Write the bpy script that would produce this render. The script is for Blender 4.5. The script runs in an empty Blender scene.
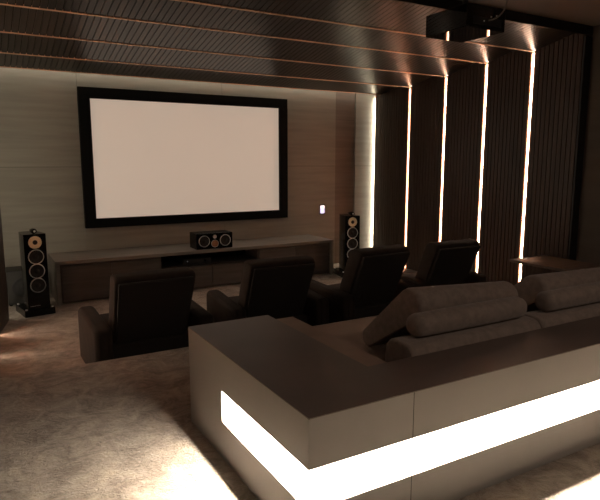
import bpy, bmesh, math, random
from mathutils import Vector, Matrix
random.seed(4)
S = bpy.context.scene
COL = S.collection

# ------------------------------------------------------------------ camera
PITCH, YAW = 8.83, 29.79
cd = bpy.data.cameras.new('camera')
cd.sensor_fit = 'HORIZONTAL'; cd.sensor_width = 36.0; cd.lens = 36.0 * 564.45 / 600.0
cd.clip_start = 0.05; cd.clip_end = 60
cam = bpy.data.objects.new('camera', cd); COL.objects.link(cam)
cam.location = (0, 0, 1.6)
cam.rotation_euler = (math.radians(90 - PITCH), 0, math.radians(-YAW))
S.camera = cam

# ------------------------------------------------------------------ world, light levels, exposure
w = bpy.data.worlds.new('world'); S.world = w; w.use_nodes = True
w.node_tree.nodes['Background'].inputs[0].default_value = (0.9, 0.75, 0.6, 1)
w.node_tree.nodes['Background'].inputs[1].default_value = 0.01
S.view_settings.view_transform = 'Standard'; S.view_settings.look = 'None'
S.view_settings.gamma = 1.0; S.view_settings.exposure = 0.13
WALL_LED = 26.0       # warm vertical strips in the side walls
COVE_LED = 42.0       # neutral strips washing the screen wall
BAND_GLOW = 2.5; COUNTER_LED = 950.0    # glowing band round the counter
FILL_W = 10.0          # watts of each added fill lamp behind the camera
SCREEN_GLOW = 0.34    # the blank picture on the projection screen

# ------------------------------------------------------------------ materials
MATS = {}
def mat(name, col, rough=0.6, metal=0.0, var=0.0, scale=(4, 4, 4), bump=0.0, bscale=60, col2=None, spec=0.5, coat=0.0, sheen=0.0, detail=6, bdist=0.01):
    if name in MATS: return MATS[name]
    m = bpy.data.materials.new(name); m.use_nodes = True
    nt = m.node_tree; b = nt.nodes['Principled BSDF']
    b.inputs['Base Color'].default_value = (*col, 1); b.inputs['Roughness'].default_value = rough
    b.inputs['Metallic'].default_value = metal; b.inputs['Specular IOR Level'].default_value = spec
    b.inputs['Coat Weight'].default_value = coat; b.inputs['Sheen Weight'].default_value = sheen
    tc = nt.nodes.new('ShaderNodeTexCoord')
    if var > 0 or col2:
        mp = nt.nodes.new('ShaderNodeMapping'); mp.inputs['Scale'].default_value = scale
        n = nt.nodes.new('ShaderNodeTexNoise'); n.inputs['Scale'].default_value = 1.0; n.inputs['Detail'].default_value = detail
        r = nt.nodes.new('ShaderNodeValToRGB')
        c2 = col2 or tuple(c * (1 - var) for c in col); c1 = col if col2 else tuple(min(1, c * (1 + var)) for c in col)
        r.color_ramp.elements[0].position = 0.35; r.color_ramp.elements[1].position = 0.65
        r.color_ramp.elements[0].color = (*c2, 1); r.color_ramp.elements[1].color = (*c1, 1)
        nt.links.new(tc.outputs['Object'], mp.inputs[0]); nt.links.new(mp.outputs[0], n.inputs['Vector'])
        nt.links.new(n.outputs['Fac'], r.inputs[0]); nt.links.new(r.outputs[0], b.inputs['Base Color'])
    if bump > 0:
        n2 = nt.nodes.new('ShaderNodeTexNoise'); n2.inputs['Scale'].default_value = bscale; n2.inputs['Detail'].default_value = 5
        bp = nt.nodes.new('ShaderNodeBump'); bp.inputs['Strength'].default_value = bump; bp.inputs['Distance'].default_value = bdist
        nt.links.new(tc.outputs['Object'], n2.inputs['Vector']); nt.links.new(n2.outputs['Fac'], bp.inputs['Height'])
        nt.links.new(bp.outputs[0], b.inputs['Normal'])
    MATS[name] = m
    return m
def glow(name, col, strength, base=(0.8, 0.8, 0.8)):
    m = bpy.data.materials.new(name); m.use_nodes = True; b = m.node_tree.nodes['Principled BSDF']
    b.inputs['Base Color'].default_value = (*base, 1); b.inputs['Roughness'].default_value = 0.8
    b.inputs['Emission Color'].default_value = (*col, 1); b.inputs['Emission Strength'].default_value = strength
    return m

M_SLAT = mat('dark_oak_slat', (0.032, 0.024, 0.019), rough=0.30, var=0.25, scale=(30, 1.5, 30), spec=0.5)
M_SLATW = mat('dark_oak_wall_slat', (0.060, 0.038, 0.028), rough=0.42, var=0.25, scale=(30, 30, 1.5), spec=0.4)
M_GROOVE = mat('groove_black', (0.008, 0.006, 0.005), rough=0.9)
M_COPPER = mat('copper_trim', (0.95, 0.60, 0.40), rough=0.5, metal=0.1)
M_CHANNEL = mat('orange_channel', (0.80, 0.46, 0.30), rough=0.6)
M_PLASTER = mat('grey_plaster', (0.19, 0.158, 0.133), rough=0.9, var=0.06, scale=(1, 1, 1))
M_SIDE = mat('taupe_side_wall', (0.11, 0.088, 0.072), rough=0.85, var=0.08, scale=(1, 1, 8))
M_WALL = mat('greige_stone_panel', (0.355, 0.34, 0.295), rough=0.6, var=0.075, scale=(1.2, 1.2, 16), spec=0.3, detail=8)
M_BLACK = mat('matte_black', (0.008, 0.008, 0.008), rough=0.55)
M_FRAME = mat('black_velvet', (0.004, 0.004, 0.004), rough=0.8, spec=0.2)
M_GLOSSBLK = mat('gloss_black', (0.004, 0.004, 0.004), rough=0.2, spec=0.25)
M_SILVER = mat('silver_ring', (0.75, 0.75, 0.75), rough=0.45, metal=0.3)
M_CONE = mat('dark_cone', (0.005, 0.005, 0.005), rough=0.5)
M_KEVLAR = mat('tan_woven_cone', (1.0, 0.83, 0.6), rough=0.6, var=0.12, scale=(200, 200, 200))
M_CAB = mat('walnut_cabinet', (0.088, 0.076, 0.068), rough=0.5, var=0.18, scale=(1.5, 20, 20))
M_CABTOP = mat('greige_cabinet_shell', (0.23, 0.205, 0.18), rough=0.5, var=0.12, scale=(1.5, 12, 12))
M_CHAIR = mat('brown_suede', (0.036, 0.026, 0.021), rough=0.9, sheen=0.0, spec=0.25, var=0.12, scale=(9, 9, 9), bump=0.15, bscale=250)
M_CHAIRBK = mat('dark_chair_rear', (0.026, 0.021, 0.018), rough=0.9, bump=0.1, bscale=300)
M_SOFA = mat('taupe_chenille', (0.225, 0.18, 0.155), rough=0.9, sheen=0.25, var=0.14, scale=(26, 26, 26), bump=0.35, bscale=190)
M_SOFADK = mat('brown_sofa_leather', (0.25, 0.175, 0.135), rough=0.6, var=0.1, scale=(6, 6, 6))
M_COUNTER = mat('greige_laminate', (0.31, 0.298, 0.275), rough=0.45, var=0.03, scale=(2, 2, 2), spec=0.35)
M_TOP = mat('dark_umber_top', (0.128, 0.100, 0.087), rough=0.42, var=0.08, scale=(3, 3, 3), spec=0.4)
M_WHITE = mat('white_liner', (0.85, 0.83, 0.8), rough=0.7)
M_TABLE = mat('dark_walnut_table', (0.15, 0.105, 0.08), rough=0.5, var=0.2, scale=(3, 25, 25))
M_CREAM = mat('cream', (0.8, 0.7, 0.6), rough=0.7)
M_LEDW = glow('warm_led', (1.0, 0.77, 0.58), WALL_LED)
M_LEDC = glow('neutral_led', (1.0, 0.86, 0.66), COVE_LED)
M_LEDK = glow('counter_band', (1.0, 0.88, 0.74), BAND_GLOW)
M_LEDL = glow('counter_led', (1.0, 0.86, 0.70), COUNTER_LED)
M_LEDT = glow('cove_led', (1.0, 0.88, 0.70), 9.5)
M_LEDE = glow('neutral_led_left', (1.0, 0.86, 0.66), COVE_LED * 0.3)
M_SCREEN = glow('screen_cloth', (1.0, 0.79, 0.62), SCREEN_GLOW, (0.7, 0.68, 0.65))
M_PADGLOW = glow('wall_pad_glow', (0.75, 0.65, 1.0), 1.3)
M_PADGLOW2 = glow('wall_pad_glow_warm', (1.0, 0.85, 0.8), 1.3)
M_DOT = glow('tiny_indicator', (0.8, 0.9, 1.0), 0.5)

def carpet():
    m = bpy.data.materials.new('taupe_velvet_carpet'); m.use_nodes = True
    nt = m.node_tree; b = nt.nodes['Principled BSDF']; b.inputs['Roughness'].default_value = 0.95
    b.inputs['Specular IOR Level'].default_value = 0.1; b.inputs['Sheen Weight'].default_value = 0.3
    tc = nt.nodes.new('ShaderNodeTexCoord')
    n = nt.nodes.new('ShaderNodeTexNoise'); n.inputs['Scale'].default_value = 5.0; n.inputs['Detail'].default_value = 9
    n.inputs['Roughness'].default_value = 0.78; n.inputs['Distortion'].default_value = 0.7
    r = nt.nodes.new('ShaderNodeValToRGB'); r.color_ramp.elements[0].position = 0.40; r.color_ramp.elements[1].position = 0.62
    r.color_ramp.elements[0].color = (0.18, 0.143, 0.11, 1); r.color_ramp.elements[1].color = (0.44, 0.365, 0.29, 1)
    n2 = nt.nodes.new('ShaderNodeTexNoise'); n2.inputs['Scale'].default_value = 26; n2.inputs['Detail'].default_value = 8
    n2.inputs['Distortion'].default_value = 0.8; n2.inputs['Roughness'].default_value = 0.7
    bp = nt.nodes.new('ShaderNodeBump'); bp.inputs['Strength'].default_value = 0.8; bp.inputs['Distance'].default_value = 0.03
    for q in (n, n2): nt.links.new(tc.outputs['Object'], q.inputs['Vector'])
    nt.links.new(n.outputs['Fac'], r.inputs[0]); nt.links.new(r.outputs[0], b.inputs['Base Color'])
    nt.links.new(n2.outputs['Fac'], bp.inputs['Height']); nt.links.new(bp.outputs[0], b.inputs['Normal'])
    return m
M_CARPET = carpet()

# ------------------------------------------------------------------ mesh helpers
def box(bm, x0, x1, y0, y1, z0, z1, M=None, bev=0.0, seg=2):
    r = bmesh.ops.create_cube(bm, size=1.0)
    vs = r['verts']
    for v in vs:
        v.co = Vector(((x0 + x1) / 2 + v.co.x * (x1 - x0), (y0 + y1) / 2 + v.co.y * (y1 - y0), (z0 + z1) / 2 + v.co.z * (z1 - z0)))
    if bev > 0:
        es = list({e for v in vs for e in v.link_edges})
        r2 = bmesh.ops.bevel(bm, geom=es, offset=bev, segments=seg, profile=0.5, affect='EDGES')
        vs = list({v for f in r2['faces'] for v in f.verts} | {v for v in vs if v.is_valid})
    if M is not None:
        for v in vs: v.co = M @ v.co
    return vs
def cyl(bm, c, axis, r0, r1, h, n=32, cap=True):
    q = Vector((0, 0, 1)).rotation_difference(Vector(axis).normalized()).to_matrix().to_4x4()
    M = Matrix.Translation(Vector(c)) @ q @ Matrix.Translation((0, 0, h / 2))
    bmesh.ops.create_cone(bm, cap_ends=cap, segments=n, radius1=r0, radius2=r1, depth=h, matrix=M)
def lathe(bm, c, axis, prof, n=32):
    """prof: (radius, height) pairs revolved about the axis through c"""
    q = Vector((0, 0, 1)).rotation_difference(Vector(axis).normalized()).to_matrix()
    rings = []
    for r, h in prof:
        rings.append([bm.verts.new(Vector(c) + q @ Vector((r * math.cos(2 * math.pi * i / n), r * math.sin(2 * math.pi * i / n), h))) for i in range(n)])
    for a, b in zip(rings, rings[1:]):
        for i in range(n):
            bm.faces.new((a[i], a[(i + 1) % n], b[(i + 1) % n], b[i]))
    for ring in (rings[0], rings[-1]):
        try: bm.faces.new(ring)
        except ValueError: pass
def extrude_x(bm, prof, x0, x1, round_end=0.0, n_end=4):
    """closed (y,z) profile swept along x, with ends rounded inwards"""
    cy = sum(p[0] for p in prof) / len(prof); cz = sum(p[1] for p in prof) / len(prof)
    secs = []
    if round_end > 0:
        for i in range(n_end + 1):
            a = math.pi / 2 * (1 - i / n_end)
            secs.append((x0 + round_end * (1 - math.sin(a)), round_end * (1 - math.cos(a))))
        mid = [(x0 + (x1 - x0) * t, 0.0) for t in (0.25, 0.5, 0.75)]
        secs = secs + mid + [(x1 - (s[0] - x0), s[1]) for s in reversed(secs)]
    else:
        secs = [(x0, 0), (x1, 0)]
    rings = []
    for x, ins in secs:
        ring = []
        for (y, z) in prof:
            d = Vector((y - cy, z - cz)); L = d.length
            d2 = d * max(0.0, (L - ins) / L) if L > 1e-6 else d
            ring.append(bm.verts.new((x, cy + d2.x, cz + d2.y)))
        rings.append(ring)
    n = len(prof)
    for a, b in zip(rings, rings[1:]):
        for i in range(n): bm.faces.new((a[i], a[(i + 1) % n], b[(i + 1) % n], b[i]))
    bm.faces.new(rings[0]); bm.faces.new(rings[-1])
def rounded_poly(pts, rad, n=5):
    out = []
    N = len(pts)
    for i in range(N):
        r = rad[i] if isinstance(rad, (list, tuple)) else rad
        p = Vector(pts[i]); a = Vector(pts[i - 1]) - p; b = Vector(pts[(i + 1) % N]) - p
        ang = a.angle(b); rr = min(r, a.length * 0.45 * math.tan(ang / 2), b.length * 0.45 * math.tan(ang / 2))
        t = rr / math.tan(ang / 2)
        s = p + a.normalized() * t; e = p + b.normalized() * t
        for k in range(n + 1):
            u = k / n
            out.append(tuple((1 - u) ** 2 * s + 2 * u * (1 - u) * p + u * u * e))
    return out
def obj(name, bm, m, parent=None, smooth=False):
    bmesh.ops.recalc_face_normals(bm, faces=bm.faces)
    me = bpy.data.meshes.new(name); bm.to_mesh(me); bm.free()
    me.materials.append(m)
    if smooth:
        for p in me.polygons: p.use_smooth = True
        try: me.set_sharp_from_angle(angle=math.radians(40))
        except Exception: pass
    o = bpy.data.objects.new(name, me); COL.objects.link(o)
    if parent: o.parent = parent
    return o
def bx(name, dims, m, parent=None, bev=0.0, seg=2, M=None, smooth=None):
    bm = bmesh.new(); box(bm, *dims, bev=bev, seg=seg, M=M)
    o = obj(name, bm, m, parent, smooth=(bev > 0) if smooth is None else smooth)
    if bev > 0:
        wn = o.modifiers.new('weighted', 'WEIGHTED_NORMAL'); wn.keep_sharp = True; wn.weight = 100
    return o
def thing(name, label, cat, loc=(0, 0, 0), rotz=0.0, group=None):
    o = bpy.data.objects.new(name, None); COL.objects.link(o); o.empty_display_size = 0.1
    o.location = loc; o.rotation_euler = (0, 0, rotz); o['label'] = label; o['category'] = cat
    if group: o['group'] = group
    return o
def tag(o, label, cat, group=None):
    o['label'] = label; o['category'] = cat
    if group: o['group'] = group
    return o
def struct(o): o['kind'] = 'structure'; return o
def dup(root, loc, rotz, label):
    r = root.copy(); COL.objects.link(r); r.location = loc; r.rotation_euler = (0, 0, rotz); r['label'] = label
    for ch in list(root.children):
        c = ch.copy(); COL.objects.link(c); c.parent = r
        for g in list(ch.children):
            d = g.copy(); COL.objects.link(d); d.parent = c
    return r
def tube(name, pts, r, m, parent=None):
    bm = bmesh.new(); n = 8; rings = []
    P = [Vector(p) for p in pts]
    for i, p in enumerate(P):
        t = (P[min(i + 1, len(P) - 1)] - P[max(i - 1, 0)]).normalized()
        u = t.cross(Vector((0, 0, 1))); u = u.normalized() if u.length > 1e-3 else Vector((1, 0, 0)); v = t.cross(u)
        rings.append([bm.verts.new(p + u * r * math.cos(2 * math.pi * k / n) + v * r * math.sin(2 * math.pi * k / n)) for k in range(n)])
    for a, b in zip(rings, rings[1:]):
        for k in range(n): bm.faces.new((a[k], a[(k + 1) % n], b[(k + 1) % n], b[k]))
    bm.faces.new(rings[0]); bm.faces.new(rings[-1])
    return obj(name, bm, m, parent, smooth=True)

# ------------------------------------------------------------------ room dimensions
ZL = -0.25                    # lower floor; the sofa platform is z = 0
YF = 8.60                     # screen wall
XR = 6.489                    # face of the slatted right wall
PLAT = 4.64                   # edge of the platform
LIPS = [(5.175, 3.034), (5.957, 3.000), (6.762, 2.918), (7.603, 2.850), (8.40, 2.808)]
YB = 4.47                     # where the slatted shell starts
XB = 6.62                     # structural right wall
XLW = -2.6; YBK = -2.4        # walls beyond the frame

# ------------------------------------------------------------------ floor
struct(bx('floor', (XLW, XB, PLAT - 0.02, YF, ZL - 0.1, ZL), M_CARPET))
struct(bx('floor', (XLW, XB, YBK, PLAT, ZL - 0.1, 0.0), M_CARPET, bev=0.02, seg=3))

# ------------------------------------------------------------------ screen wall: stone-look panels with thin joints
bm = bmesh.new()
for (x0, x1, rec, zs) in ((-0.6, 1.335, 0, 1.535), (1.335, 3.50, 0, 1.535), (3.50, 5.656, 0, 1.535), (6.087, XB, 0, 1.535)):
    for z0, z1 in ((ZL, zs), (zs, 3.35)):
        box(bm, x0 + 0.002, x1 - 0.002, YF + rec, YF + rec + 0.04, z0 + (0.002 if z0 > 0 else 0), z1 - 0.002)
wf = struct(obj('wall_front', bm, M_WALL))
bm = bmesh.new()
for z0, z1 in ((ZL, 2.35), (2.354, 3.2)): box(bm, 5.659, 6.084, YF + 0.025, YF + 0.04, z0, z1)
obj('recessed_panel', bm, mat('umber_wall_panel', (0.24, 0.21, 0.185), rough=0.6, var=0.1, scale=(1.2, 1.2, 16), spec=0.3), wf)
bx('backing', (XLW, XB + 0.1, YF + 0.04, YF + 0.2, ZL - 0.1, 3.4), M_GROOVE, wf)
struct(bx('wall_right', (XB, XB + 0.1, YBK, YF + 0.04, ZL - 0.1, 3.4), M_SIDE))
struct(bx('wall_back', (XLW - 0.1, XB + 0.1, YBK - 0.1, YBK, ZL - 0.1, 3.4), M_SIDE))
ceil = struct(bx('ceiling', (XLW - 0.1, XB + 0.1, YBK - 0.1, YF + 0.2, 3.22, 3.40), M_PLASTER))
struct(bx('trim_1', (-1.6, XB, YB - 0.03, YB - 0.005, 3.115, 3.22), M_BLACK))
struct(bx('trim_2', (XR, XB, YB - 0.03, YB - 0.005, 0.0, 3.10), M_BLACK))

# left wall: solid beyond the frame, slatted panels running slightly inwards to a free end
struct(bx('wall_left', (XLW - 0.1, XLW, YBK, YF, ZL - 0.1, 3.4), M_SIDE))
ORDER = ['first', 'second', 'third', 'fourth', 'fifth']

# ------------------------------------------------------------------ slatted ceiling, five tilted panels
PITCHW = 0.066
def slat_panel_x(x0, x1, length):
    """ribs across x, running along +y, hanging under z=0"""
    bm = bmesh.new(); x = x0
    while x < x1 - 0.01:
        box(bm, x + 0.0045, min(x + PITCHW - 0.0045, x1), 0, length, 0.0, 0.016); x += PITCHW
    return bm
prev = YB
for k, (yl, zl) in enumerate(LIPS):
    L = (yl - prev); ang = math.atan(0.2 if k < 4 else 0.16); hyp = L / math.cos(ang)
    root = bpy.data.objects.new('ceiling_panel', None); COL.objects.link(root)
    root.location = (0, prev, zl + L * math.tan(ang)); root.rotation_euler = (-ang, 0, 0)
    tag(root, 'dark slatted wooden ceiling panel, %s row out from the screen wall' % ORDER[4 - k], 'ceiling panel', 'tilted slatted ceiling panels')
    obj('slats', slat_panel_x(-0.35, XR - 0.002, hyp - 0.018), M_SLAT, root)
    bx('backing', (-0.35, XR - 0.002, 0, hyp, 0.016, 0.034), M_GROOVE, root)
    bx('copper_edge', (-0.35, XR - 0.002, hyp - 0.020, hyp, -0.008, 0.034), M_COPPER, root)
    prev = yl + 0.004

# ------------------------------------------------------------------ slatted right wall panels with light slots between
def slat_panel_y(y0, y1, z0, z1, face, d):
    """vertical ribs whose front face is x = face, facing direction -d"""
    bm = bmesh.new(); n = max(1, round((y1 - y0) / PITCHW)); p = (y1 - y0) / n
    for i in range(n):
        a, b = sorted((face, face + d * 0.016))
        box(bm, a, b, y0 + i * p + 0.005, y0 + (i + 1) * p - 0.005, z0, z1)
    return bm
def wall_panel(y0, y1, z1, label, M=None):
    root = thing('wall_panel', label, 'wall panel', group='slatted wall panels')
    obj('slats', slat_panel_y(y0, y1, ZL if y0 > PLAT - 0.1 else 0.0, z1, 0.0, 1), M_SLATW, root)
    bx('backing', (0.016, 0.10, y0, y1, ZL if y0 > PLAT - 0.1 else 0.0, z1), M_GROOVE, root)
    return root
SLOT = 0.042
edges = [YB] + [l[0] for l in LIPS[:4]] + [8.552]
PL = ['nearest the sofa, at the open end of the right wall', 'between the two light strips nearest the sofa', 'between the two middle light strips of the right wall', 'behind the right armchairs, between the second and third light strips out from the screen wall', 'narrow one beside the screen wall']
for k in range(5):
    y0 = edges[k] + (SLOT if k else 0); y1 = edges[k + 1] - (SLOT if k < 4 else 0)
    topz = 3.215
    o = wall_panel(y0, y1, topz, 'dark slatted wooden wall panel ' + PL[k]); o.location.x = XR
LN = ['tall warm light strip on the right wall, rightmost one, passing the side table',
      'tall warm light strip on the right wall, second from the right, above the rightmost armchair',
      'tall warm light strip on the right wall, third from the right',
      'tall warm light strip on the right wall, leftmost of the four warm ones']
def led(x, y, z0, z1, label, d=1, rot=0.0, group='glowing strips in the slatted walls'):
    t = thing('light_strip', label, 'light strip', (x, y, z0), rot, group)
    a, b = sorted((d * 0.036, d * 0.042)); bx('diffuser', (a, b, -0.019, 0.019, 0.0, z1 - z0), M_LEDW, t)
    bm = bmesh.new()
    for s in (-1, 1):
        e0, e1 = sorted((d * 0.002, d * 0.042)); f0, f1 = sorted((s * 0.019, s * 0.0415))
        box(bm, e0, e1, f0, f1, 0.0, z1 - z0)
    obj('channel', bm, M_CHANNEL, t)
    return t
for k in range(4):
    led(XR, LIPS[k][0], ZL, LIPS[k][1] - 0.012, LN[k])
# white wash at the end of the slatted wall, against the screen wall
t = thing('light_strip', 'tall neutral white light strip glowing between the slatted wall and the screen wall', 'light strip', (XR + 0.05, 8.574, ZL))
bx('diffuser', (-0.012, 0.012, -0.012, 0.018, 0, 3.0), M_LEDC, t)
bx('channel', (0.012, 0.040, -0.026, 0.022, 0, 3.0), M_SILVER, t)

t = thing('light_strip', 'horizontal neutral light strip hidden above the last ceiling panel, washing the screen wall', 'light strip', (0.0, 8.47, 2.93))
bx('diffuser', (-0.1, XR - 0.05, 0, 0.02, 0, 0.012), M_LEDT, t)
bx('channel', (-0.1, XR - 0.05, -0.01, 0.03, 0.012, 0.02), M_SILVER, t)

# ------------------------------------------------------------------ left slatted wall (only its far end is in frame)
A = math.atan2(0.13, 0.62)    # plan angle of the left panels
Lm = Matrix.Rotation(-A, 4, 'Z')
end = Vector((0.235, 7.37, 0))
def left_pt(s): return end - Vector((math.sin(A), math.cos(A), 0)) * s
pos = 0.0
for k in range(4):
    ln = 0.62 if k == 0 else 0.72
    p = left_pt(pos + ln)
    r = thing('wall_panel', ['dark wooden wall panel at the left edge of the picture, behind the left tower speaker',
                             'dark wooden wall panel just outside the left edge', 'second dark wooden wall panel outside the left edge',
                             'third dark wooden wall panel outside the left edge'][k], 'wall panel', (p.x, p.y, ZL), -A, 'slatted wall panels')
    bm = bmesh.new(); n = round(ln / PITCHW); q = ln / n
    for i in range(n): box(bm, -0.016, 0, i * q + 0.004, (i + 1) * q - 0.004, 0, 3.2)
    obj('slats', bm, M_SLATW, r)
    bx('backing', (-0.09, -0.016, 0, ln, 0, 3.2), M_GROOVE, r)
    pos += ln + 0.075
    if k < 3:
        p = left_pt(pos - 0.0375)
        led(p.x, p.y, ZL, 2.85, ['tall warm light strip at the left edge of the picture', 'warm light strip just outside the left edge', 'warm light strip farther outside the left edge'][k], -1, -A)
t = thing('light_strip', 'neutral white light strip behind the end of the left wooden panel', 'light strip', (0.10, 7.47, ZL))
bx('diffuser', (-0.012, 0.012, -0.012, 0.012, 0, 3.0), M_LEDE, t)
bx('channel', (-0.02, 0.02, -0.03, -0.012, 0, 3.0), M_SILVER, t)
struct(bx('wall_left', (-0.25, -0.15, 7.42, YF, ZL - 0.1, 3.35), M_WALL))

# ------------------------------------------------------------------ projection screen
t = thing('projection_screen', 'large wide cream projection screen in a thick black frame on the front wall', 'projection screen', (2.98, YF, 0))
X0, X1, Z0, Z1 = 1.335, 4.635, 0.660, 2.640
bx('screen_surface', (X0 - 2.98 + 0.12, X1 - 2.98 - 0.12, -0.045, -0.035, Z0 + 0.10, Z1 - 0.12), M_SCREEN, t)
bm = bmesh.new()
W = 0.152
a, b = X0 - 2.98, X1 - 2.98
box(bm, a, b, -0.085, -0.001, Z1 - W, Z1, bev=0.004); box(bm, a, b, -0.085, -0.001, Z0, Z0 + 0.135, bev=0.004)
box(bm, a, a + W, -0.085, -0.001, Z0 + 0.135, Z1 - W); box(bm, b - W, b, -0.085, -0.001, Z0 + 0.135, Z1 - W)
obj('frame', bm, M_FRAME, t)

# wall touch pad
t = thing('touch_panel', 'small glowing white and violet touch pad on the wall right of the screen', 'touch panel', (5.379, YF, 0.765))
bx('housing', (-0.055, 0.055, -0.012, -0.001, -0.085, 0.085), M_BLACK, t, bev=0.004)
bx('display', (-0.042, 0.042, -0.0145, -0.012, -0.07, 0.01), M_PADGLOW, t)
bx('display', (-0.042, 0.042, -0.0145, -0.012, 0.012, 0.07), M_PADGLOW2, t)

# ------------------------------------------------------------------ long media cabinet
CX0, CX1, CY0, CY1, CZ = 0.822, 5.10, 7.78, YF - 0.003, 0.330
t = thing('media_cabinet', 'long low walnut media cabinet under the projection screen', 'cabinet', (CX0, CY0, ZL))
H = CZ - ZL; Wd = CX1 - CX0; D = CY1 - CY0
bx('top_panel', (0, Wd, 0, D, H - 0.045, H), M_CABTOP, t, bev=0.003)
bx('side_panel', (0, 0.05, 0, D, 0, H - 0.046), M_CABTOP, t, bev=0.002)
bx('side_panel', (Wd - 0.05, Wd, 0, D, 0, H - 0.046), M_CABTOP, t, bev=0.002)
nx0, nx1, nz0 = 1.39, 2.90, 0.36   # open niche
bx('carcass', (0.05, nx0, 0.05, D, 0.02, H - 0.046), M_CAB, t)
bx('carcass', (nx1, Wd - 0.05, 0.05, D, 0.02, H - 0.046), M_CAB, t)
bx('carcass', (nx0, nx1, 0.05, D, 0.02, nz0), M_CAB, t)
bx('niche_liner', (nx0, nx1, D - 0.3, D - 0.02, nz0, H - 0.046), M_GROOVE, t)
bx('niche_liner', (nx0, nx1, 0.012, D - 0.3, nz0, nz0 + 0.008), M_GROOVE, t)
for xa, xb in ((0.075, 0.70), (0.706, 1.36), (2.93, 3.56), (3.566, 4.18)):
    bx('door', (xa, xb, 0.022, 0.049, 0.035, H - 0.07), M_CAB, t, bev=0.003)
for xa, xb in ((1.37, 2.142), (2.148, 2.92)):
    bx('drawer', (xa, xb, 0.022, 0.049, 0.035, nz0 - 0.018), M_CAB, t, bev=0.003)
# receiver in the niche
r = thing('media_receiver', 'black media receiver inside the open niche of the cabinet', 'receiver', (CX0 + 1.95, CY0 + 0.12, ZL + nz0 + 0.008))
bx('casing', (-0.215, 0.215, 0, 0.33, 0.0, 0.075), M_BLACK, r, bev=0.004)
bm = bmesh.new(); cyl(bm, (0.12, 0.0, 0.038), (0, -1, 0), 0.018, 0.016, 0.014, 20); obj('knob', bm, M_GLOSSBLK, r, True)
bx('indicator', (-0.155, -0.147, -0.003, 0.0, 0.04, 0.048), M_DOT, r)

# ------------------------------------------------------------------ loudspeakers
def driver(parent, name, c, r, cone, ring=True, axis=(0, -1, 0)):
    bm = bmesh.new()
    lathe(bm, c, axis, [(r * 0.98, 0.001), (r * 0.9, 0.006), (r * 0.80, -0.0 + 0.004), (r * 0.35, 0.0015), (r * 0.30, 0.006), (r * 0.18, 0.012), (0.001, 0.014)])
    d = obj(name, bm, cone, parent, True)
    if ring:
        bm = bmesh.new(); lathe(bm, c, axis, [(r * 0.91, 0.0), (r * 0.92, 0.010), (r * 0.96, 0.013), (r * 1.02, 0.008), (r * 1.03, 0.0)]); obj('trim_ring', bm, M_SILVER, d, True)
    else:
        bm = bmesh.new(); lathe(bm, c, axis, [(r * 0.02, 0.020), (r * 0.14, 0.019), (r * 0.30, 0.014), (r * 0.36, 0.004)]); obj('phase_plug', bm, M_CONE, d, True)
    return d
def text_mesh(name, s, size, m, parent, loc, rot=(math.pi / 2, 0, 0)):
    cu = bpy.data.curves.new(name, 'FONT'); cu.body = s; cu.size = size; cu.extrude = 0.0006; cu.align_x = 'CENTER'
    tmp = bpy.data.objects.new(name + '_tmp', cu); COL.objects.link(tmp)
    dg = bpy.context.evaluated_depsgraph_get(); me = bpy.data.meshes.new_from_object(tmp.evaluated_get(dg))
    bpy.data.objects.remove(tmp); me.materials.clear(); me.materials.append(m)
    o = bpy.data.objects.new(name, me); COL.objects.link(o); o.parent = parent; o.location = loc; o.rotation_euler = rot
    return o
def tower(label, loc, rotz):
    t = thing('tower_speaker', label, 'speaker', loc, rotz, 'floor-standing speakers flanking the screen')
    bx('plinth', (-0.175, 0.175, -0.03, 0.42, 0.0, 0.085), M_GLOSSBLK, t, bev=0.006)
    bm = bmesh.new()      # cabinet: flat front, sides curving to a narrow back
    pl = []
    for i in range(9):
        u = i / 8; pl.append((0.126 * math.cos(u * 1.15) ** 0.8, 0.38 * math.sin(u * math.pi / 2)))
    prof = [(x, y) for x, y in pl] + [(-x, y) for x, y in reversed(pl)]
    lo = [bm.verts.new((x, y, 0.085)) for x, y in prof]; hi = [bm.verts.new((x, y, 1.0)) for x, y in prof]
    n = len(prof)
    for i in range(n): bm.faces.new((lo[i], lo[(i + 1) % n], hi[(i + 1) % n], hi[i]))
    bm.faces.new(lo); bm.faces.new(hi)
    obj('cabinet', bm, M_GLOSSBLK, t, True)
    driver(t, 'midrange_driver', (0, 0, 0.90), 0.078, M_KEVLAR, ring=False)
    for z in (0.725, 0.55, 0.375): driver(t, 'woofer', (0, 0, z), 0.088, M_CONE)
    bm = bmesh.new(); lathe(bm, (0, 0.02, 1.035), (0, 1, 0), [(0.002, -0.035), (0.026, -0.03), (0.032, -0.01), (0.028, 0.06), (0.014, 0.14), (0.002, 0.18)], 20)
    tw = obj('tweeter', bm, M_GLOSSBLK, t, True)
    bm = bmesh.new(); lathe(bm, (0, -0.012, 1.035), (0, -1, 0), [(0.013, 0.0), (0.011, 0.005), (0.001, 0.008)], 16); obj('dome', bm, M_SILVER, tw, True)
    bm = bmesh.new(); cyl(bm, (0, 0.05, 1.0), (0, 0, 1), 0.012, 0.012, 0.02, 12); obj('tweeter_mount', bm, M_BLACK, t)
    text_mesh('badge', 'Bowers & Wilkins', 0.015, M_SILVER, t, (-0.045, -0.0015, 0.12))
    for sx in (-0.15, 0.15):
        for sy in (0.0, 0.39):
            bm = bmesh.new(); cyl(bm, (sx, sy, 0.085), (0, 0, 1), 0.014, 0.011, 0.010, 14); obj('plinth_bolt', bm, M_SILVER, t, True)
    return t
tower('black tower speaker standing left of the media cabinet', (0.572, 7.40, ZL), math.radians(10))
tower('black tower speaker standing right of the media cabinet, partly behind an armchair', (5.23, 7.43, ZL), math.radians(-12))

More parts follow.
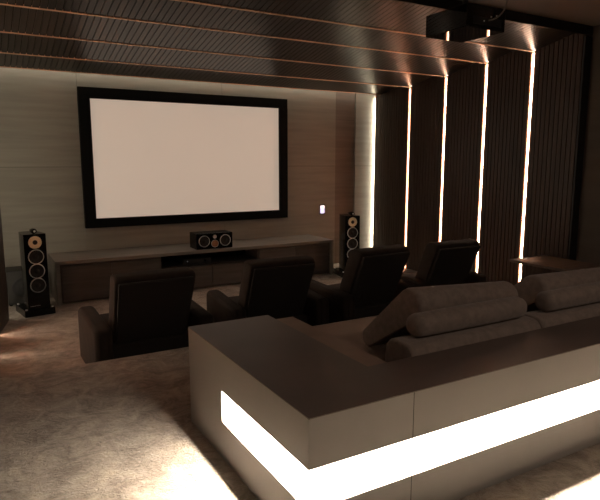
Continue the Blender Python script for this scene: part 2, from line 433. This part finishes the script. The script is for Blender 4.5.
t = thing('center_speaker', 'black centre speaker lying on top of the media cabinet', 'speaker', (3.03, 7.84, CZ))
bx('cabinet', (-0.285, 0.285, 0, 0.30, 0.0, 0.235), M_GLOSSBLK, t, bev=0.008)
for x in (-0.165, 0.165): driver(t, 'woofer', (x, 0, 0.12), 0.083, M_CONE)
driver(t, 'midrange_driver', (0, 0, 0.078), 0.055, mat('amber_cone', (0.45, 0.2, 0.1), rough=0.6), ring=True)
driver(t, 'tweeter', (0, 0, 0.18), 0.028, M_SILVER, ring=True)

t = thing('subwoofer', 'dark grey subwoofer box on the floor behind the left tower speaker', 'subwoofer', (0.42, 8.05, ZL))
bx('cabinet', (-0.16, 0.2, 0, 0.38, 0.02, 0.46), mat('charcoal_vinyl', (0.03, 0.027, 0.024), rough=0.5), t, bev=0.01)
driver(t, 'cone', (0.02, 0, 0.24), 0.13, M_CONE, ring=False)
for sx in (-0.13, 0.17):
    for sy in (0.04, 0.34):
        bm = bmesh.new(); cyl(bm, (sx, sy, 0.0), (0, 0, 1), 0.02, 0.02, 0.02, 12); obj('foot', bm, M_BLACK, t)

# ------------------------------------------------------------------ armchairs
def armchair(label, loc, rotz):
    t = thing('armchair', label, 'armchair', loc, rotz, 'row of recliner armchairs facing the screen')
    for s in (-1, 1):
        bm = bmesh.new()
        prof = rounded_poly([(0.03, 0.0), (0.86, 0.0), (0.86, 0.505), (0.03, 0.46)], (0.004, 0.004, 0.07, 0.06))
        a, b = sorted((s * 0.385, s * 0.535)); extrude_x(bm, prof, a, b, 0.05, 6)
        obj('arm', bm, M_CHAIR, t, True)
    bx('base', (-0.374, 0.374, 0.22, 0.82, 0.0, 0.26), M_CHAIRBK, t, bev=0.02)
    bx('seat', (-0.37, 0.37, 0.30, 0.87, 0.26, 0.40), M_CHAIR, t, bev=0.045, seg=4)
    def taper(bm):
        for v in bm.verts: v.co.x *= 0.97 + 0.06 * max(0.0, min(1.0, v.co.z / 0.9))
    bm = bmesh.new()      # back cushion leaning rearwards
    extrude_x(bm, rounded_poly([(0.36, 0.10), (0.53, 0.15), (0.19, 0.915), (-0.005, 0.895)], 0.055), -0.345, 0.345, 0.035)
    taper(bm); obj('backrest', bm, M_CHAIR, t, True)
    bm = bmesh.new()      # rear shell
    extrude_x(bm, rounded_poly([(0.345, 0.05), (0.395, 0.05), (0.045, 0.85), (-0.02, 0.85)], 0.012), -0.32, 0.32, 0.012)
    taper(bm); obj('rear_shell', bm, M_CHAIRBK, t, True)
    return t
c0 = armchair('brown suede armchair, leftmost of the row, in front of the left cabinet doors', (1.30, 4.73, ZL), math.radians(1))
dup(c0, (2.56, 4.76, ZL), math.radians(-2), 'brown suede armchair second from the left, below the centre of the screen')
dup(c0, (3.765, 4.70, ZL), math.radians(4), 'brown suede armchair third from the left, in front of the right tower speaker').scale = (1, 1, 1.035)
dup(c0, (4.96, 4.82, ZL), math.radians(0), 'brown suede armchair rightmost of the row, against the slatted wall with light strips')

# ------------------------------------------------------------------ counter with glowing band, wrapping the sofa
KX0, KX1, KY0, KY1, KH = 1.063, 5.25, 1.788, 3.23, 0.609
INX, INY = 1.605, 2.135
t = thing('counter', 'low L-shaped counter with glowing white light band, wrapped round the sofa back', 'counter', (KX0, KY0, 0))
Z1b, Z2b, RD = 0.212, 0.390, 0.10
RF = 0.20      # the band is set deeper on the long side
def Lshape(bm, z0, z1, ins=0.0, full_from=None):
    """L plan; ins pushes the two outer faces inwards, full_from keeps the arm full beyond that y"""
    ox, oy = ins, (RF if ins else 0.0)
    X, Y = KX1 - KX0, KY1 - KY0; ix, iy = INX - KX0, INY - KY0
    if full_from is None: pts = [(ox, oy), (X, oy), (X, iy), (ix, iy), (ix, Y), (ox, Y)]
    else: pts = [(ox, oy), (X, oy), (X, iy), (ix, iy), (ix, Y), (0, Y), (0, full_from), (ox, full_from)]
    lo = [bm.verts.new((x, y, z0)) for x, y in pts]; hi = [bm.verts.new((x, y, z1)) for x, y in pts]
    n = len(pts)
    for i in range(n): bm.faces.new((lo[i], lo[(i + 1) % n], hi[(i + 1) % n], hi[i]))
    bm.faces.new(lo); bm.faces.new(hi)
bm = bmesh.new(); Lshape(bm, 0, Z1b); obj('lower_panel', bm, M_COUNTER, t)
bm = bmesh.new(); Lshape(bm, Z1b, Z2b, RD, 2.707 - KY0); obj('core', bm, M_COUNTER, t)
bm = bmesh.new(); Lshape(bm, Z2b, KH - 0.004); obj('upper_panel', bm, M_COUNTER, t)
bm = bmesh.new(); Lshape(bm, KH - 0.004, KH); obj('worktop', bm, M_TOP, t)
bm = bmesh.new()
box(bm, RD - 0.012, RD - 0.001, RF - 0.012, 2.707 - KY0 - 0.001, Z1b + 0.001, Z2b - 0.001)
box(bm, RD - 0.001, KX1 - KX0, RF - 0.012, RF - 0.001, Z1b + 0.001, Z2b - 0.001)
lb = obj('light_band', bm, M_LEDK, t)
bm = bmesh.new()
box(bm, RD - 0.035, RD - 0.014, RF - 0.035, 2.707 - KY0 - 0.005, Z2b - 0.006, Z2b - 0.001)
box(bm, RD - 0.014, KX1 - KX0, RF - 0.035, RF - 0.014, Z2b - 0.006, Z2b - 0.001)
obj('led_line', bm, M_LEDL, t); lb['label'] = 'glowing white light band'
for x in (1.600, 3.35):
    for z0, z1 in ((0.0, Z1b), (Z2b, KH - 0.004)):
        bx('panel_joint', (x - KX0 - 0.0015, x - KX0 + 0.0015, -0.0008, 0.001, z0, z1), M_GROOVE, t)

# ------------------------------------------------------------------ sofa inside the counter
SX0, SX1 = 1.61, 5.2
t = thing('sofa', 'taupe fabric sofa set behind the glowing counter', 'sofa', (SX0, INY, 0))
def loc(x, y): return x - SX0, y - INY
bx('arm', (0.0, 0.155, 0.012, 1.04, 0.0, 0.592), M_SOFADK, t, bev=0.012)
bx('base', (0.157, 3.55, 0.30, 1.30, 0.0, 0.27), M_SOFADK, t, bev=0.01)
bx('seat', (0.157, 1.78, 0.28, 1.34, 0.27, 0.405), M_SOFADK, t, bev=0.04, seg=4)
bx('seat', (1.784, 3.55, 0.28, 1.34, 0.27, 0.405), M_SOFADK, t, bev=0.04, seg=4)
def roll_prof(cy, cz, ry, rz, n=24, p=2.3):
    out = []
    for i in range(n):
        a = 2 * math.pi * i / n; c, s = math.cos(a), math.sin(a)
        out.append((cy + ry * math.copysign(abs(c) ** (2 / p), c), cz + rz * math.copysign(abs(s) ** (2 / p), s)))
    return out
for a, b in ((0.30, 1.33), (1.34, 2.41), (2.42, 3.49)):       # low padded back, in sections
    bm = bmesh.new(); extrude_x(bm, roll_prof(0.135, 0.468, 0.125, 0.185, 28, 3.6), a, b, 0.02); obj('back_frame', bm, M_SOFA, t, True)
t2 = t
ROLLG, CUSHG = 'bolster rolls on the sofa back', 'slanted back cushions of the sofa'
def bolster(x0, x1, label):
    bm = bmesh.new(); extrude_x(bm, roll_prof(0, 0, 0.070, 0.067), -(x1 - x0) / 2, (x1 - x0) / 2, 0.05, 7)
    for v in bm.verts:
        u = v.co.x / (x1 - x0) * 2; k = 1 - 0.05 * u * u; v.co.y *= k; v.co.z *= k
    o = obj('bolster', bm, M_SOFA, None, True); tag(o, label, 'bolster', ROLLG); return o
def backcush(x0, x1, dl, dr, label):
    bm = bmesh.new()
    A_, ra, B_, rb = Vector((0.150, 0.360)), 0.100, Vector((0.555, 0.050)), 0.060   # a leaning slab, round at both ends
    d = (B_ - A_); th = math.atan2(d.y, d.x); prof = []
    for i in range(13):
        q = th + math.pi / 2 + math.pi * i / 12; prof.append((A_.x + ra * math.cos(q), A_.y + ra * math.sin(q)))
    for i in range(13):
        q = th - math.pi / 2 + math.pi * i / 12; prof.append((B_.x + rb * math.cos(q), B_.y + rb * math.sin(q)))
    extrude_x(bm, prof, -(x1 - x0) / 2, (x1 - x0) / 2, 0.03, 5)
    for v in bm.verts:
        u = v.co.x / (x1 - x0) + 0.5; v.co.z -= (dl * (1 - u) + dr * u) * max(0.0, v.co.z) / 0.49
    o = obj('back_cushion', bm, M_SOFA, None, True); tag(o, label, 'cushion', CUSHG); return o
for i, (a, b) in enumerate(((1.99, 2.88), (3.06, 4.06), (4.16, 5.10))):
    L1 = ['left', 'right', 'far right out of frame'][i]
    o = bolster(a, b, ['taupe bolster roll on the sofa back, left one, whole in view', 'taupe bolster roll on the sofa back, right one, cut by the picture edge', 'taupe bolster roll on the sofa back beyond the picture edge'][i])
    o.location = ((a + b) / 2, INY + 0.135, 0.655 + 0.066)
    o = backcush(a + 0.135, b + 0.08, (0.0, 0.035, 0.04)[i], (0.05, 0.06, 0.06)[i], ['large slanted taupe back cushion, left one, above the left bolster', 'large slanted taupe back cushion, right one, below the side table', 'large slanted taupe back cushion beyond the picture edge'][i])
    o.location = ((a + b) / 2 + 0.1075, INY + 0.16, 0.425)

# ------------------------------------------------------------------ side table
t = thing('side_table', 'dark walnut side table with a thin flat top behind the sofa, near the right wall', 'table', (5.55, 3.98, 0))
bx('table_top', (-0.30, 0.30, -0.36, 0.36, 0.472, 0.50), M_TABLE, t, bev=0.003)
bm = bmesh.new(); cyl(bm, (0.1, 0, 0.02), (0, 0, 1), 0.03, 0.03, 0.452, 20); obj('pedestal', bm, M_BLACK, t, True)
bx('foot', (-0.1, 0.28, -0.2, 0.2, 0.0, 0.02), M_BLACK, t, bev=0.004)
bx('metal_edge', (-0.300, 0.0, -0.3615, -0.3595, 0.474, 0.480), M_SILVER, t)

# ------------------------------------------------------------------ projector
t = thing('projector', 'black projector hanging from the ceiling at the top of the picture', 'projector', (3.64, 3.60, 2.65))
bx('body', (-0.215, 0.215, -0.235, 0.235, 0.0, 0.175), mat('piano_black', (0.003, 0.003, 0.003), rough=0.035, spec=0.5), t, bev=0.006, seg=2, smooth=False)
bm = bmesh.new(); lathe(bm, (0, 0.235, 0.09), (0, 1, 0), [(0.075, 0.0), (0.07, 0.02), (0.055, 0.022), (0.05, 0.006)], 28); obj('lens_ring', bm, M_BLACK, t, True)
bm = bmesh.new(); lathe(bm, (0, 0.235, 0.09), (0, 1, 0), [(0.052, 0.002), (0.03, 0.012), (0.001, 0.015)], 28); obj('lens', bm, M_GLOSSBLK, t, True)
bm = bmesh.new(); cyl(bm, (0, 0, 0.20), (0, 0, 1), 0.022, 0.022, 0.35, 18); obj('mount_pole', bm, M_BLACK, t, True)
bx('mount_plate', (-0.13, 0.13, -0.13, 0.13, 0.176, 0.20), M_BLACK, t, bev=0.004)
bx('ceiling_plate', (-0.08, 0.08, -0.08, 0.08, 0.55, 0.569), M_BLACK, t, bev=0.004)
bx('connector_panel', (-0.15, 0.17, -0.238, -0.2355, 0.03, 0.09), M_BLACK, t)
for x, z in ((-0.03, 0.06), (0.05, 0.10), (0.11, 0.115)):
    bm = bmesh.new(); cyl(bm, (x, -0.235, z), (0, -1, 0), 0.006, 0.006, 0.006, 12); obj('socket', bm, M_SILVER, t)
c1 = []
for i in range(15):
    u = i / 14
    c1.append((3.64 + 0.02 + 0.14 * math.sin(math.pi * u) , 3.60 - 0.24 - 0.05 * math.sin(math.pi * u), 2.72 + 0.49 * u ** 1.6))
c1[0] = (3.66, 3.362, 2.72); c1[-1] = (3.66, 3.45, 3.215)
tube('cable', [(x - 3.64, y - 3.60, z - 2.65) for x, y, z in c1], 0.006, mat('grey_cable', (0.20, 0.18, 0.16), rough=0.5), t)

# ------------------------------------------------------------------ unseen rear ceiling lamps, added to light the sofa back and counter top
for i, (x, y) in enumerate(((0.6, -0.9), (2.2, -0.9), (3.8, -0.9), (5.4, -0.9))):
    t = thing('fill_light', 'small round ceiling lamp, unseen, added behind the camera to light the sofa back', 'fill_light', (x, y, 3.22), 0, 'added rear fill lamps')
    bm = bmesh.new(); lathe(bm, (0, 0, 0), (0, 0, -1), [(0.075, 0.001), (0.075, 0.006), (0.058, 0.008), (0.055, 0.001)], 28); obj('bezel', bm, M_SILVER, t, True)
    la = bpy.data.lights.new('fill_lamp', 'AREA'); la.shape = 'DISK'; la.size = 0.10; la.energy = FILL_W; la.color = (1.0, 0.78, 0.62)
    lo = bpy.data.objects.new('fill_lamp', la); COL.objects.link(lo); lo.parent = t; lo.location = (0, 0, -0.012)
